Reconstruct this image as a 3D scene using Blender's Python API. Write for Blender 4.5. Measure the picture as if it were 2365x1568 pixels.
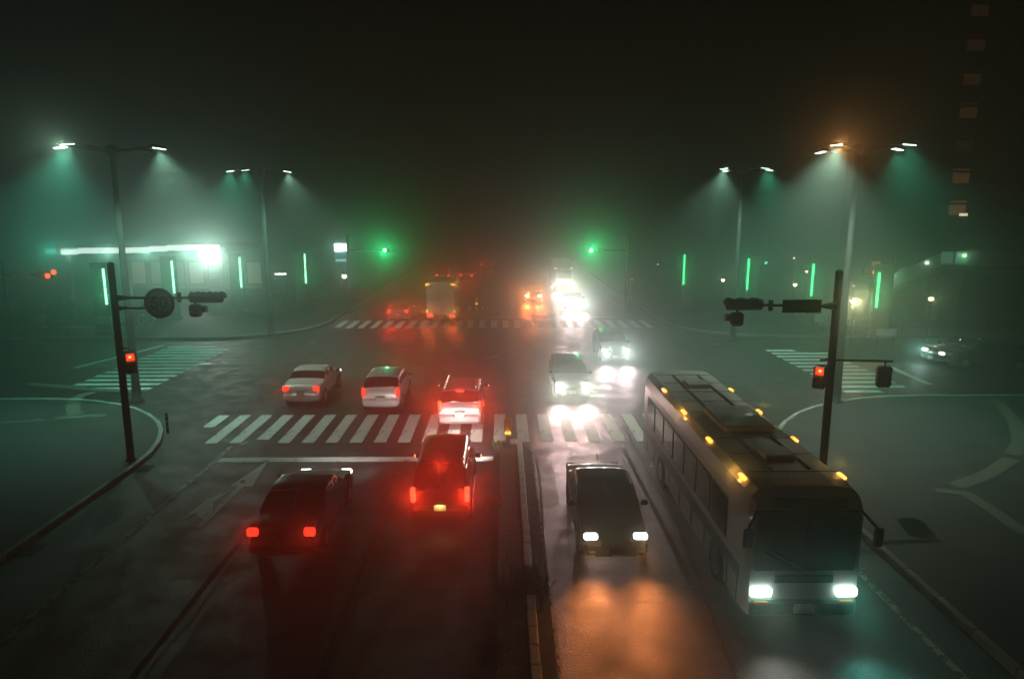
import bpy, math, random
import numpy as np
from mathutils import Vector, Matrix
random.seed(7)
for o in list(bpy.data.objects): bpy.data.objects.remove(o)
SC = bpy.context.scene
COL = SC.collection
R = math.radians

# ---------------------------------------------------------------- camera
H = 8.5; F = 1591.0; CX, CY = 1182.5, 784.0          # eye on a pedestrian bridge; reference picture 2365 x 1568
cd = bpy.data.cameras.new('camera'); cam = bpy.data.objects.new('camera', cd); COL.objects.link(cam)
cam.location = (0, 0, H)
ROT = Matrix.Rotation(R(-0.79), 4, 'Z') @ Matrix.Rotation(R(90 - 10.5), 4, 'X')
cam.rotation_euler = ROT.to_euler()
cd.sensor_width = 36; cd.lens = F / 2365 * 36; cd.clip_end = 1500; cd.clip_start = 0.1
SC.camera = cam
# ---------------------------------------------------------------- night sky, exposure
w = bpy.data.worlds.new('World'); SC.world = w; w.use_nodes = True
nt = w.node_tree; bg = nt.nodes['Background']
sky = nt.nodes.new('ShaderNodeTexSky'); sky.sky_type = 'NISHITA'; sky.sun_disc = False
sky.sun_elevation = R(-6); sky.sun_rotation = R(200)
nt.links.new(sky.outputs[0], bg.inputs[0]); bg.inputs[1].default_value = 0.00002
SC.view_settings.view_transform = 'Standard'; SC.view_settings.look = 'None'
SC.view_settings.exposure = -0.8; SC.view_settings.gamma = 1.0
try: SC.view_settings.use_curve_mapping = False
except Exception: pass
c = SC.cycles
c.use_denoising = True; c.use_light_tree = True; c.volume_bounces = 0
c.max_bounces = 4; c.diffuse_bounces = 2; c.glossy_bounces = 2; c.transmission_bounces = 4
c.sample_clamp_direct = 0; c.sample_clamp_indirect = 3; c.use_adaptive_sampling = False
c.caustics_reflective = False; c.caustics_refractive = False
DENS = 0.0165; GLOW = 0.068

# ---------------------------------------------------------------- picture point -> place
R3 = ROT.to_3x3()
def ray(px, py): return R3 @ Vector(((px - CX) / F, -(py - CY) / F, -1.0))
def gp(px, py, z=0.0):
    d = ray(px, py); t = (z - H) / d.z
    return Vector((0, 0, H)) + d * t
def pd(px, py, D):
    d = ray(px, py); t = D / d.y
    return Vector((0, 0, H)) + d * t

# ---------------------------------------------------------------- materials
MATS = {}
def mat(name, col, rough=0.6, metal=0.0, var=0.15, scale=6.0, bump=0.0, bscale=40.0, coat=0.0, spec=0.5):
    if name in MATS: return MATS[name]
    m = bpy.data.materials.new(name); m.use_nodes = True; t = m.node_tree; b = t.nodes['Principled BSDF']
    b.inputs['Roughness'].default_value = rough; b.inputs['Metallic'].default_value = metal
    b.inputs['Coat Weight'].default_value = coat; b.inputs['Specular IOR Level'].default_value = spec
    tc = t.nodes.new('ShaderNodeTexCoord'); n = t.nodes.new('ShaderNodeTexNoise')
    n.inputs['Scale'].default_value = scale; n.inputs['Detail'].default_value = 6
    r = t.nodes.new('ShaderNodeValToRGB')
    r.color_ramp.elements[0].position = .3; r.color_ramp.elements[1].position = .7
    r.color_ramp.elements[0].color = (*[x * (1 - var) for x in col], 1)
    r.color_ramp.elements[1].color = (*[min(1, x * (1 + var)) for x in col], 1)
    t.links.new(tc.outputs['Object'], n.inputs['Vector']); t.links.new(n.outputs['Fac'], r.inputs[0])
    t.links.new(r.outputs[0], b.inputs['Base Color'])
    if bump:
        n2 = t.nodes.new('ShaderNodeTexNoise'); n2.inputs['Scale'].default_value = bscale; n2.inputs['Detail'].default_value = 3
        bp = t.nodes.new('ShaderNodeBump'); bp.inputs['Strength'].default_value = bump; bp.inputs['Distance'].default_value = .02
        t.links.new(tc.outputs['Object'], n2.inputs['Vector']); t.links.new(n2.outputs['Fac'], bp.inputs['Height'])
        t.links.new(bp.outputs[0], b.inputs['Normal'])
    MATS[name] = m; return m
def emit(name, col, s):
    if name in MATS: return MATS[name]
    m = bpy.data.materials.new(name); m.use_nodes = True; t = m.node_tree; b = t.nodes['Principled BSDF']
    b.inputs['Base Color'].default_value = (*[x * .5 for x in col], 1); b.inputs['Roughness'].default_value = .3
    b.inputs['Emission Color'].default_value = (*col, 1); b.inputs['Emission Strength'].default_value = s
    m.cycles.emission_sampling = 'NONE'
    MATS[name] = m; return m

def asphalt(name, base, rough):
    m = bpy.data.materials.new(name); m.use_nodes = True; t = m.node_tree; b = t.nodes['Principled BSDF']; L = t.links.new
    tc = t.nodes.new('ShaderNodeTexCoord')
    def noise(s, d=4, st=None):
        n = t.nodes.new('ShaderNodeTexNoise'); n.inputs['Scale'].default_value = s; n.inputs['Detail'].default_value = d
        if st:
            mp = t.nodes.new('ShaderNodeMapping'); mp.inputs['Scale'].default_value = st
            L(tc.outputs['Object'], mp.inputs[0]); L(mp.outputs[0], n.inputs['Vector'])
        else: L(tc.outputs['Object'], n.inputs['Vector'])
        return n.outputs['Fac']
    def ramp(i, a, b_, ca, cb):
        r = t.nodes.new('ShaderNodeValToRGB'); e = r.color_ramp.elements
        e[0].position = a; e[1].position = b_; e[0].color = (*ca, 1); e[1].color = (*cb, 1); L(i, r.inputs[0]); return r.outputs[0]
    def mul(x, y):
        k = t.nodes.new('ShaderNodeMix'); k.data_type = 'RGBA'; k.blend_type = 'MULTIPLY'; k.inputs[0].default_value = 1
        L(x, k.inputs[6]); L(y, k.inputs[7]); return k.outputs[2]
    big = ramp(noise(.35, 5, (1, .25, 1)), .3, .7, [v * .75 for v in base], [v * 1.3 for v in base])
    grain = ramp(noise(24, 4), .38, .66, (.4, .4, .4), (1.7, 1.7, 1.7))
    vo = t.nodes.new('ShaderNodeTexVoronoi'); vo.inputs['Scale'].default_value = 20; L(tc.outputs['Object'], vo.inputs['Vector'])
    chips = ramp(vo.outputs['Color'], .84, .95, (1, 1, 1), (4, 4, 4))
    wv = t.nodes.new('ShaderNodeTexWave'); wv.bands_direction = 'X'; wv.inputs['Scale'].default_value = .095 * 2; wv.inputs['Distortion'].default_value = 1.2; wv.inputs['Detail'].default_value = 3
    L(tc.outputs['Object'], wv.inputs['Vector'])
    tracks = ramp(wv.outputs['Fac'], .25, .8, (.72, .72, .72), (1.2, 1.2, 1.2))
    blot = ramp(noise(1.7, 8), .42, .56, (.6, .6, .6), (1.1, 1.1, 1.1))
    L(mul(mul(mul(mul(big, grain), chips), tracks), blot), b.inputs['Base Color'])
    rr = ramp(noise(1.2, 5), .3, .7, (rough - .12,) * 3, (rough + .12,) * 3); L(rr, b.inputs['Roughness'])
    bp = t.nodes.new('ShaderNodeBump'); bp.inputs['Strength'].default_value = .9; bp.inputs['Distance'].default_value = .025
    L(noise(30, 4), bp.inputs['Height']); L(bp.outputs[0], b.inputs['Normal'])
    MATS[name] = m; return m
def worn(name, paint, base, amount=.36, scale=3.0):
    m = bpy.data.materials.new(name); m.use_nodes = True; t = m.node_tree; b = t.nodes['Principled BSDF']; L = t.links.new
    tc = t.nodes.new('ShaderNodeTexCoord'); b.inputs['Roughness'].default_value = .7
    a = t.nodes.new('ShaderNodeTexNoise'); a.inputs['Scale'].default_value = scale; a.inputs['Detail'].default_value = 12; a.inputs['Roughness'].default_value = .75
    g = t.nodes.new('ShaderNodeTexNoise'); g.inputs['Scale'].default_value = 55; g.inputs['Detail'].default_value = 2
    L(tc.outputs['Object'], a.inputs['Vector']); L(tc.outputs['Object'], g.inputs['Vector'])
    r = t.nodes.new('ShaderNodeValToRGB'); e = r.color_ramp.elements
    e[0].position = amount; e[1].position = amount + .035; e[0].color = (*base, 1); e[1].color = (*paint, 1)
    r2 = t.nodes.new('ShaderNodeValToRGB'); e = r2.color_ramp.elements
    e[0].position = .3; e[1].position = .65; e[0].color = (.62,) * 3 + (1,); e[1].color = (1.05,) * 3 + (1,)
    k = t.nodes.new('ShaderNodeMix'); k.data_type = 'RGBA'; k.blend_type = 'MULTIPLY'; k.inputs[0].default_value = 1
    L(a.outputs[0], r.inputs[0]); L(g.outputs[0], r2.inputs[0]); L(r.outputs[0], k.inputs[6]); L(r2.outputs[0], k.inputs[7])
    L(k.outputs[2], b.inputs['Base Color']); MATS[name] = m; return m
def pavers(name, base, s=5.0):
    m = bpy.data.materials.new(name); m.use_nodes = True; t = m.node_tree; b = t.nodes['Principled BSDF']; L = t.links.new
    tc = t.nodes.new('ShaderNodeTexCoord'); br = t.nodes.new('ShaderNodeTexBrick'); br.inputs['Scale'].default_value = s
    br.inputs['Color1'].default_value = (*[x * .8 for x in base], 1); br.inputs['Color2'].default_value = (*[x * 1.25 for x in base], 1)
    br.inputs['Mortar'].default_value = (*[x * .35 for x in base], 1); br.inputs['Mortar Size'].default_value = .02
    n = t.nodes.new('ShaderNodeTexNoise'); n.inputs['Scale'].default_value = .8; n.inputs['Detail'].default_value = 6
    k = t.nodes.new('ShaderNodeMix'); k.data_type = 'RGBA'; k.blend_type = 'MULTIPLY'; k.inputs[0].default_value = .7
    r = t.nodes.new('ShaderNodeValToRGB'); r.color_ramp.elements[0].position = .3; r.color_ramp.elements[1].position = .65
    r.color_ramp.elements[0].color = (.4, .4, .4, 1)
    L(tc.outputs['Object'], br.inputs['Vector']); L(tc.outputs['Object'], n.inputs['Vector']); L(n.outputs[0], r.inputs[0])
    L(br.outputs['Color'], k.inputs[6]); L(r.outputs[0], k.inputs[7]); L(k.outputs[2], b.inputs['Base Color'])
    b.inputs['Roughness'].default_value = .75; MATS[name] = m; return m

ASPH = asphalt('asphalt', (.022, .022, .023), .5)
PAINT = worn('road_paint', (.8, .82, .78), (.05, .05, .05), .4, 2.6)
PAINT2 = worn('worn_road_paint', (.55, .57, .54), (.06, .06, .06), .47, 4)
OLDLINE = worn('faded_line_paint', (.16, .13, .06), (.06, .06, .06), .5, 5)
PAVE = pavers('paving', (.05, .052, .05), 5)
SOIL = mat('dark_ground', (.022, .025, .02), .9, var=.4, scale=.5, bump=.4, bscale=12)
CONC = mat('concrete', (.3, .3, .28), .85, var=.25, scale=3, bump=.3, bscale=50)
WHITEKERB = worn('painted_kerb', (.85, .85, .82), (.4, .38, .35), .3, 5)
DARKM = mat('dark_metal', (.035, .035, .037), .5, .3, bump=.05)
POLEM = mat('galvanised_pole', (.025, .027, .026), .7, 0, var=.2, scale=8)
BLACKP = mat('black_plastic', (.02, .02, .02), .5)
TYRE = mat('tyre_rubber', (.02, .02, .02), .85)
RIM = mat('wheel_rim', (.4, .4, .42), .35, .8)
GLASS = mat('car_glass', (.012, .014, .015), .06, 0, var=.05, spec=.8)
SEAL = mat('crack_seal', (.012, .012, .012), .9)  # dark sealing lines along the cracks
BRICK = mat('paving_brick', (.15, .13, .115), .6, var=.5, scale=2.5, bump=.5, bscale=60)
LEAF = mat('leaf', (.05, .075, .03), .7, var=.5, scale=9)
TACT = worn('tactile_paving', (.13, .13, .1), (.07, .07, .065), .4, 4)
TRIM = mat('chrome_trim', (.5, .5, .5), .2, .9)

# ---------------------------------------------------------------- mesh helpers
class MB:
    def __init__(s): s.v = []; s.f = []
    def add(s, vs, fs):
        o = len(s.v); s.v += [tuple(x) for x in vs]; s.f += [tuple(i + o for i in f) for f in fs]; return s
    def box(s, c, d, m=None, bev=0.0):
        x, y, z = [k / 2 for k in d]; b = min(bev, x * .9, y * .9, z * .9)
        if b <= 0:
            vs = [Vector((i * x, j * y, k * z)) for k in (-1, 1) for j in (-1, 1) for i in (-1, 1)]
            fs = [(0, 2, 3, 1), (4, 5, 7, 6), (0, 1, 5, 4), (2, 6, 7, 3), (0, 4, 6, 2), (1, 3, 7, 5)]
        else:   # chamfered box: 24 corners
            vs = []; idx = {}
            for i in (-1, 1):
                for j in (-1, 1):
                    for k in (-1, 1):
                        for a in range(3):
                            p = [i * (x - b), j * (y - b), k * (z - b)]; p[a] = (i * x, j * y, k * z)[a]
                            idx[(i, j, k, a)] = len(vs); vs.append(Vector(p))
            fs = []
            for a in range(3):
                o1, o2 = [q for q in range(3) if q != a]
                for sg in (-1, 1):
                    def g(u, v, a=a, o1=o1, o2=o2, sg=sg):
                        q = [0, 0, 0]; q[a] = sg; q[o1] = u; q[o2] = v; return idx[(*q, a)]
                    fs.append((g(-1, -1), g(1, -1), g(1, 1), g(-1, 1)))
            for a in range(3):
                o1, o2 = [q for q in range(3) if q != a]
                for u in (-1, 1):
                    for v in (-1, 1):
                        def h(e, ax): q = [0, 0, 0]; q[a] = e; q[o1] = u; q[o2] = v; return idx[(*q, ax)]
                        fs.append((h(-1, o1), h(1, o1), h(1, o2), h(-1, o2)))
            for i in (-1, 1):
                for j in (-1, 1):
                    for k in (-1, 1): fs.append(tuple(idx[(i, j, k, a)] for a in range(3)))
        c = Vector(c)
        if m is not None: vs = [m @ p for p in vs]
        return s.add([c + p for p in vs], fs)
    def cyl(s, p0, p1, r0, r1=None, n=12, caps=True):
        p0 = Vector(p0); p1 = Vector(p1); r1 = r0 if r1 is None else r1
        q = (p1 - p0).to_track_quat('Z', 'Y'); vs = []
        for p, r in ((p0, r0), (p1, r1)):
            for i in range(n):
                a = 2 * math.pi * i / n; vs.append(p + q @ Vector((r * math.cos(a), r * math.sin(a), 0)))
        fs = [(i, (i + 1) % n, n + (i + 1) % n, n + i) for i in range(n)]
        if caps: fs += [tuple(range(n - 1, -1, -1)), tuple(range(n, 2 * n))]
        return s.add(vs, fs)
    def lathe(s, base, prof, n=16, axis=None):
        q = (Vector(axis) if axis else Vector((0, 0, 1))).to_track_quat('Z', 'Y'); base = Vector(base); vs = []
        for r, z in prof:
            for i in range(n):
                a = 2 * math.pi * i / n; vs.append(base + q @ Vector((r * math.cos(a), r * math.sin(a), z)))
        fs = [(k * n + i, k * n + (i + 1) % n, (k + 1) * n + (i + 1) % n, (k + 1) * n + i) for k in range(len(prof) - 1) for i in range(n)]
        fs += [tuple(range(n - 1, -1, -1)), tuple(range((len(prof) - 1) * n, len(prof) * n))]
        return s.add(vs, fs)
    def sphere(s, c, r, n=12):
        return s.lathe(Vector(c) - Vector((0, 0, r)), [(r * math.sin(math.pi * i / 8) + 1e-4, r - r * math.cos(math.pi * i / 8)) for i in range(9)], n)
    def prism(s, pts, z0, z1):
        n = len(pts); vs = [(x, y, z0) for x, y in pts] + [(x, y, z1) for x, y in pts]
        return s.add(vs, [tuple(range(n - 1, -1, -1)), tuple(range(n, 2 * n))] + [(i, (i + 1) % n, n + (i + 1) % n, n + i) for i in range(n)])
    def sheet(s, pts, z): return s.add([(x, y, z) for x, y in pts], [tuple(range(len(pts)))])
    def mesh(s, name, m, smooth=False):
        me = bpy.data.meshes.new(name); me.from_pydata(s.v, [], s.f)
        if m: me.materials.append(m)
        if smooth: me.polygons.foreach_set('use_smooth', [True] * len(me.polygons))
        me.update(); return me
    def build(s, name, m, parent=None, loc=(0, 0, 0), rz=0.0, smooth=False):
        return link(name, s.mesh(name, m, smooth), parent, loc, rz)
def link(name, data, parent=None, loc=(0, 0, 0), rz=0.0):
    o = bpy.data.objects.new(name, data); COL.objects.link(o); o.location = loc; o.rotation_euler = (0, 0, rz)
    if parent: o.parent = parent
    return o
def tag(o, label, cat, group=None):
    o['label'] = label; o['category'] = cat
    if group: o['group'] = group
    return o
def thing(name, label, cat, loc=(0, 0, 0), rz=0.0, group=None):
    return tag(link(name, None, None, loc, rz), label, cat, group)
def struct(o): o['kind'] = 'structure'; return o
def spot(parent, loc, direction, power, col, size=120, blend=.6, r=.06, name='bulb'):
    l = bpy.data.lights.new(name, 'SPOT'); l.energy = power; l.color = col; l.spot_size = R(size); l.spot_blend = blend; l.shadow_soft_size = r
    o = link(name, l, parent, loc); o.rotation_euler = Vector(direction).to_track_quat('-Z', 'Y').to_euler(); return o
def point(parent, loc, power, col, r=.08, name='bulb'):
    l = bpy.data.lights.new(name, 'POINT'); l.energy = power * .7; l.color = col; l.shadow_soft_size = r
    return link(name, l, parent, loc)
def glow(parent, loc, power, col, up=.15, cone=90, face=-1, r=.07):
    """extra spot added at a lamp, mostly facing the viewer, to strengthen its fog halo"""
    return spot(parent, loc, (0, face, up), power * GLOW, col, cone, .7, r)
def rail_line(pts, w):
    """a strip of width w along pts -> list of quads for a sheet"""
    P = [Vector((x, y)) for x, y in pts]; L = []; Rr = []
    for i, p in enumerate(P):
        d = (P[min(i + 1, len(P) - 1)] - P[max(i - 1, 0)]).normalized(); n = Vector((-d.y, d.x)) * w / 2
        L.append(p + n); Rr.append(p - n)
    return L, Rr
def strip(mb, pts, w, z):
    L, Rr = rail_line(pts, w); n = len(L)
    mb.add([(p.x, p.y, z) for p in L] + [(p.x, p.y, z) for p in Rr], [(n + i, n + i + 1, i + 1, i) for i in range(n - 1)]); return mb

# ================================================================ SETTING
XL, XR = -12.4, 9.6              # kerbs of the main road
g = MB().sheet([(-260, -60), (260, -60), (260, 320), (-260, 320)], -.02).build('ground', SOIL); struct(g)
road = MB()
road.sheet([(XL - .3, -40), (XR + .3, -40), (XR + .3, 20), (XL - .3, 20)], 0)
road.sheet([(XL - 11, 20), (XR + 12, 20), (XR + 12, 31.5), (XL - 11, 31.5)], 0)
road.sheet([(-90, 31.5), (90, 31.5), (90, 45.5), (-90, 45.5)], 0)
road.sheet([(XL - 10, 45.5), (XR + 12, 45.5), (XR + 12, 56), (XL - 10, 56)], 0)
road.sheet([(XL - 1.2, 56), (XR + 3, 56), (XR + 3, 300), (XL - 1.2, 300)], 0)
road = road.build('road', ASPH); struct(road)
# junction corners: pavements with rounded kerbs
def corner(sx, x0, rad, ynear, name):
    """pavement block for the near side (y < side street); returns outline of the kerb"""
    pts = [(x0, -40)]
    for i in range(11):
        a = i / 10 * math.pi / 2
        pts.append((x0 + sx * (rad - rad * math.cos(a)), ynear - rad + rad * math.sin(a)))
    pts.append((sx * 90, ynear))
    return pts
def pavement(kerb, back, name, m, z=.14, kerbm=CONC):
    o = MB()
    poly = [(x, y) for x, y in kerb] + back
    a = sum(poly[i][0] * poly[(i + 1) % len(poly)][1] - poly[(i + 1) % len(poly)][0] * poly[i][1] for i in range(len(poly)))
    if a < 0: poly = poly[::-1]
    o.prism(poly, -.1, z); o = o.build(name, m); struct(o)
    L, Rr = rail_line(kerb, .18)
    # kerb stones along the visible part of the edge, each one a piece
    acc = []
    for i in range(len(kerb) - 1):
        p = Vector(kerb[i]); q = Vector(kerb[i + 1]); n = max(1, int((q - p).length / 1.2))
        for k in range(n): acc.append((p.lerp(q, k / n), p.lerp(q, (k + 1) / n)))
    cnt = 0; rest = MB()
    for p, q in acc:
        mid = (p + q) / 2
        if not (5 < mid.y < 110 and abs(mid.x) < 45): continue
        d = (q - p); rz = math.atan2(d.y, d.x)
        ko = MB().box((0, 0, 0), (d.length - .015, .17, .2), bev=.02).build('kerb_stone', kerbm, o, (mid.x, mid.y, z - .07 + random.uniform(-.006, .006)), rz); cnt += 1
    return o
KL = corner(-1, XL, 8.5, 30.6, 'l'); KR = corner(1, XR, 9.5, 30.6, 'r')
pv_l = pavement(KL, [(-90, -40)], 'pavement', PAVE)
pv_r = pavement(KR, [(90, -40)], 'pavement', PAVE)
def far_corner(sx, x0, rad, y0):
    pts = [(sx * 90, y0)]
    for i in range(11):
        a = i / 10 * math.pi / 2
        pts.append((x0 + sx * (rad - rad * math.sin(a)), y0 + rad - rad * math.cos(a)))
    pts.append((x0, 300)); return pts
pv_fl = pavement(far_corner(-1, XL - 1.0, 7, 46.2), [(-90, 300)], 'pavement', PAVE)
pv_fr = pavement(far_corner(1, XR + 2.8, 7, 46.2), [(90, 300)], 'pavement', PAVE)
# ---- painted markings, every stripe a piece of the road
Z1 = .005
def stripe(x0, x1, y0, y1, name='crossing_stripe', m=PAINT, z=Z1, wob=.012):
    j = lambda: random.uniform(-wob, wob)
    cx, cy = (x0 + x1) / 2, (y0 + y1) / 2
    mb = MB().sheet([(x0 - cx + j(), y0 - cy + j()), (x1 - cx + j(), y0 - cy + j()), (x1 - cx + j(), y1 - cy + j()), (x0 - cx + j(), y1 - cy + j())], 0)
    return mb.build(name, m, road, (cx, cy, z))
xs = -12.05
for i in range(23):                                   # near crossing
    y0, y1 = 24.75, 28.35
    if i == 0: y0 = 26.7; 
    if i == 2 + 1: y0 = 25.15
    stripe(xs, xs + .46, y0, y1); xs += .9
for i in range(27):                                   # far crossing
    stripe(-12.6 + i * .9, -12.6 + i * .9 + .46, 50.6 if i not in (0,) else 51, 54.2)
for i in range(13):                                   # left side street
    y = 32.7 + i * .88
    stripe(-21.4 + (.9 if i == 0 else 0), -17.2 - (1.2 if i == 12 else 0), y, y + .45)
for i in range(12):                                   # right side street
    y = 31.7 + i * .9
    stripe(16.4, 19.9 - (1.7 if i in (0, 11) else 0), y, y + .46)
stripe(-10.0, -.35, 22.75, 23.2, 'stop_line')
stripe(-1.4, 9.0, 55.6, 56.0, 'stop_line')
stripe(-.1, .1, 56, 59, 'lane_line', PAINT2)
def line(pts, w=.15, name='lane_line', m=PAINT2, z=Z1):
    o = strip(MB(), pts, w, 0).build(name, m, road); o.location.z = z; return o
def wl(x0, y0, x1, y1, n=12, j=.01): return [(x0 + (x1 - x0) * i / n + random.uniform(-j, j), y0 + (y1 - y0) * i / n) for i in range(n + 1)]
line(wl(-10.15, 2, -10.0, 24.4, 20), .16, 'edge_line', PAINT2)
line(wl(-9.75, 24.5, -9.6, 24.9), .14, 'edge_line')
line(wl(-6.9, 2, -6.9, 22.7), .13, m=OLDLINE); line(wl(-3.45, 2, -3.4, 22.7), .13, m=OLDLINE)
line(wl(4.4, 2, 4.4, 24), .13, m=OLDLINE)
line(wl(8.6, 2, 8.5, 23), .15, 'edge_line')
for y in range(58, 120, 10):
    for x in (-8.3, -5.2, 3.4): line(wl(x, y, x, y + 5), .14)
line(wl(XL + .6, 56, XL + .6, 140, 20), .15, 'edge_line'); line(wl(XR + .9, 56, XR + .9, 140, 20), .15, 'edge_line')
a, b = gp(172, 850), gp(380, 797); line([(a.x, a.y), (b.x, b.y)], .35, 'stop_line', PAINT)
a, b = gp(2050, 845), gp(2148, 888); line([(a.x, a.y), (b.x, b.y)], .4, 'stop_line', PAINT)
# straight-and-left arrow
ax, ay = -8.35, 17.7
arrow = MB().sheet([(-.09, 0), (.09, 0), (.09, 2.9), (.36, 2.9), (0, 5.2), (-.36, 2.9), (-.09, 2.9)], 0)
arrow.sheet([(-.09, .5), (-.09, 1.1), (-.32, 1.7), (-.2, 2.6), (-.62, 1.9), (-.72, .3), (-.5, .9)], 0)
arrow.build('painted_arrow', PAINT, road, (ax, ay, Z1), R(-2))
# cracks and joints in the right-hand carriageway
def crack(pts, w=.03, j=.03):
    P = []
    for i in range(len(pts) - 1):
        p, q = Vector(pts[i]), Vector(pts[i + 1]); n = max(2, int((q - p).length / .15))
        for k in range(n): P.append(p.lerp(q, k / n) + Vector((random.uniform(-j, j), random.uniform(-j, j))))
    P.append(Vector(pts[-1])); o = strip(MB(), [(p.x, p.y) for p in P], w, 0).build('crack', SEAL, road); o.location.z = Z1 + .004
def G2(*pp): return [tuple(gp(x, y).xy) for x, y in pp]
crack(G2((1222, 1040), (1238, 1055), (1248, 1110), (1262, 1330), (1285, 1568)), .035, .012)
crack(G2((1250, 1060), (1330, 1058)), .02); crack(G2((1240, 1090), (1345, 1098)), .025)
crack(G2((1255, 1230), (1345, 1228), (1480, 1234)), .025); crack(G2((1440, 980), (1480, 1060), (1560, 1200), (1665, 1480), (1700, 1568)), .03)
crack(G2((1465, 1085), (1520, 1078)), .03); crack(G2((1250, 1374), (1282, 1374)), .02)
crack(G2((1300, 840), (1420, 980)), .02)
for k in range(9):
    x = random.uniform(1440, 1580); y = 1255 + k * 17
    crack(G2((x, y), (x + random.uniform(40, 130), y + random.uniform(-5, 8))), random.uniform(.01, .025), .04)
for x0, y0, w_, l_ in ((-8.6, 9.5, 2.2, 5.5), (-5.6, 24, .9, .7), (1.7, 17.5, .5, 6), (-3.0, 8, 1.4, 3), (3.2, 40.5, 3, 1.6), (-6.5, 37, 2.2, 5), (7.2, 27.5, 1.2, 3.2), (-10.8, 27, 1.1, 4)):
    a_ = random.uniform(-.02, .02); pt_ = MB().sheet([(0, 0), (w_, a_), (w_ + a_, l_), (-a_, l_)], 0).build('asphalt_patch', MATS['patch'] if 'patch' in MATS else asphalt('patch', (.013, .013, .014), .42), road, (x0, y0, .0025))
crack(wl(-3.3, 4, -3.2, 22, 12, .05), .02); crack(wl(-6.6, 3, -6.7, 21, 12, .06), .02); crack(wl(-9.6, 12.5, -.4, 12.9, 14, .05), .02); crack(wl(-9.8, 20.4, -3.5, 20.1, 10, .06), .018)
crack(wl(-12, 33, 9, 33.6, 20, .1), .03); crack(wl(-9, 45, 7, 44.6, 20, .1), .035); crack(wl(.4, 27, -.2, 50, 20, .1), .03)
for gy in (8.5, 16.5, 22.2):
    gt = MB()
    for k in range(7): gt.box((0, -.27 + k * .09, 0), (.36, .04, .02))
    gt.box((0, 0, -.012), (.42, .66, .012)); gt.build('drain_grate', DARKM, road, (-12.05, gy, .018))
# manholes / worn patches in the junction
for (px, py, r) in ((472, 841, .33), (1140, 824, .3), (1650, 795, .3), (722, 792, .3)):
    p = gp(px, py); m = MB().cyl((0, 0, -.05), (0, 0, .008), r, n=24)
    m.cyl((0, 0, 0), (0, 0, .012), r * .8, n=20).build('manhole_cover', mat('cast_iron', (.25, .26, .25), .35, .8), road, (p.x, p.y, .004))
# tactile paving and painted plaza curves on the near corners
def tact(pts, parent, w=.45):
    P = [Vector(q) for q in G2(*pts)]; o = strip(MB(), [(p.x, p.y) for p in P], w, 0).build('tactile_strip', TACT, parent); o.location.z = .15; return o
tact([(60, 892), (150, 900), (215, 906), (330, 910)], pv_l, .5)
tact([(215, 912), (178, 925), (168, 945), (175, 965)], pv_l, .55)
tact([(130, 973), (245, 966)], pv_l, .45)
tact([(0, 985), (100, 977)], pv_l, .3)
tact([(2300, 930), (2345, 985), (2355, 1030), (2338, 1060)], pv_r, .5)
tact([(2335, 1068), (2280, 1105), (2205, 1133)], pv_r, .5)
tact([(2160, 1142), (2230, 1150), (2300, 1195), (2365, 1245)], pv_r, .45)

# ---- narrow median with bricks, painted kerb and bollard
med = struct(MB().prism([(-.22, -30), (1.0, -30), (1.0, 23.6), (.75, 24.2), (.2, 24.3), (-.22, 23.7)], -.05, .1).build('median', mat('median_bed', (.09, .085, .075), .9, var=.4, bump=.5)))
bm_ = MB().box((0, 0, 0), (.092, .182, .06), bev=.006).mesh('brick', BRICK)
nb = 0
for iy in range(49):
    for ix in range(6):
        y = 14.6 + iy * .19 + (ix % 2) * .09
        if y > 23.7: continue
        if nb >= 296: break
        link('brick', bm_, med, (-.08 + ix * .1, y, .112 + random.uniform(-.006, .008)), R(random.uniform(-2, 2))); nb += 1
rest = MB()
for iy in range(60):
    for ix in range(6):
        rest.box((-.08 + ix * .1, 2.5 + iy * .19 + (ix % 2) * .09, .112 + random.uniform(-.008, .006)), (.092, .182, .06))
rest = rest.build('brick', BRICK, med); rest['kind'] = 'stuff'
y = 4.0
while y < 24.1:                                      # white painted kerb stones
    if not (14.0 < y < 14.9):
        MB().box((0, 0, 0), (.19, .585, .2), bev=.02).build('kerb_stone', WHITEKERB, med, (.6 + random.uniform(-.006, .006), y, .13), R(random.uniform(-.6, .6)))
    y += .6
MB().box((0, 0, 0), (.3, .22, .24), bev=.03).build('kerb_stone', WHITEKERB, med, (.42, 24.35, .1))
line(wl(1.05, 3, 1.05, 24, 20, .004), .05, 'edge_line', PAINT2)
med2 = struct(MB().prism([(-2.2, 60), (-1.2, 60), (-1.2, 290), (-2.2, 290)], -.05, .18).build('median', CONC))
def bollard(p, label):
    t = thing('bollard', label, 'bollard', p)
    MB().lathe((0, 0, 0), [(.09, 0), (.09, .03), (.035, .05), (.035, .45)], 12).build('post', DARKM, t)
    MB().lathe((0, 0, .42), [(.1, 0), (.135, .04), (.14, .2), (.14, .58), (.11, .66), (.03, .7)], 20).build('casing', mat('bollard_yellow', (.45, .27, .03), .4, var=.3), t, smooth=True)
    for s in (-1, 1):
        MB().cyl((s * .06, -.125, .56), (s * .06, -.15, .56), .052, n=16).build('lamp', emit('amber_lens', (1, .55, .1), 3.5), t)
    point(t, (0, -.3, .56), 6, (1, .5, .1), .04)
bollard((.18, 23.95, .1), 'yellow bollard with amber lamps at the end of the near brick median')
p = gp(1097, 733); bollard((p.x, 59.9, .05), 'amber lit bollard at the tip of the far median beyond the second crossing')
bx = thing('median_barrier', 'low black and white barrier block at foot of the far median bollard', 'barrier', (p.x, 59.2, 0))
MB().box((0, 0, .3), (1.6, .35, .5), bev=.05).build('block', BLACKP, bx)
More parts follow.
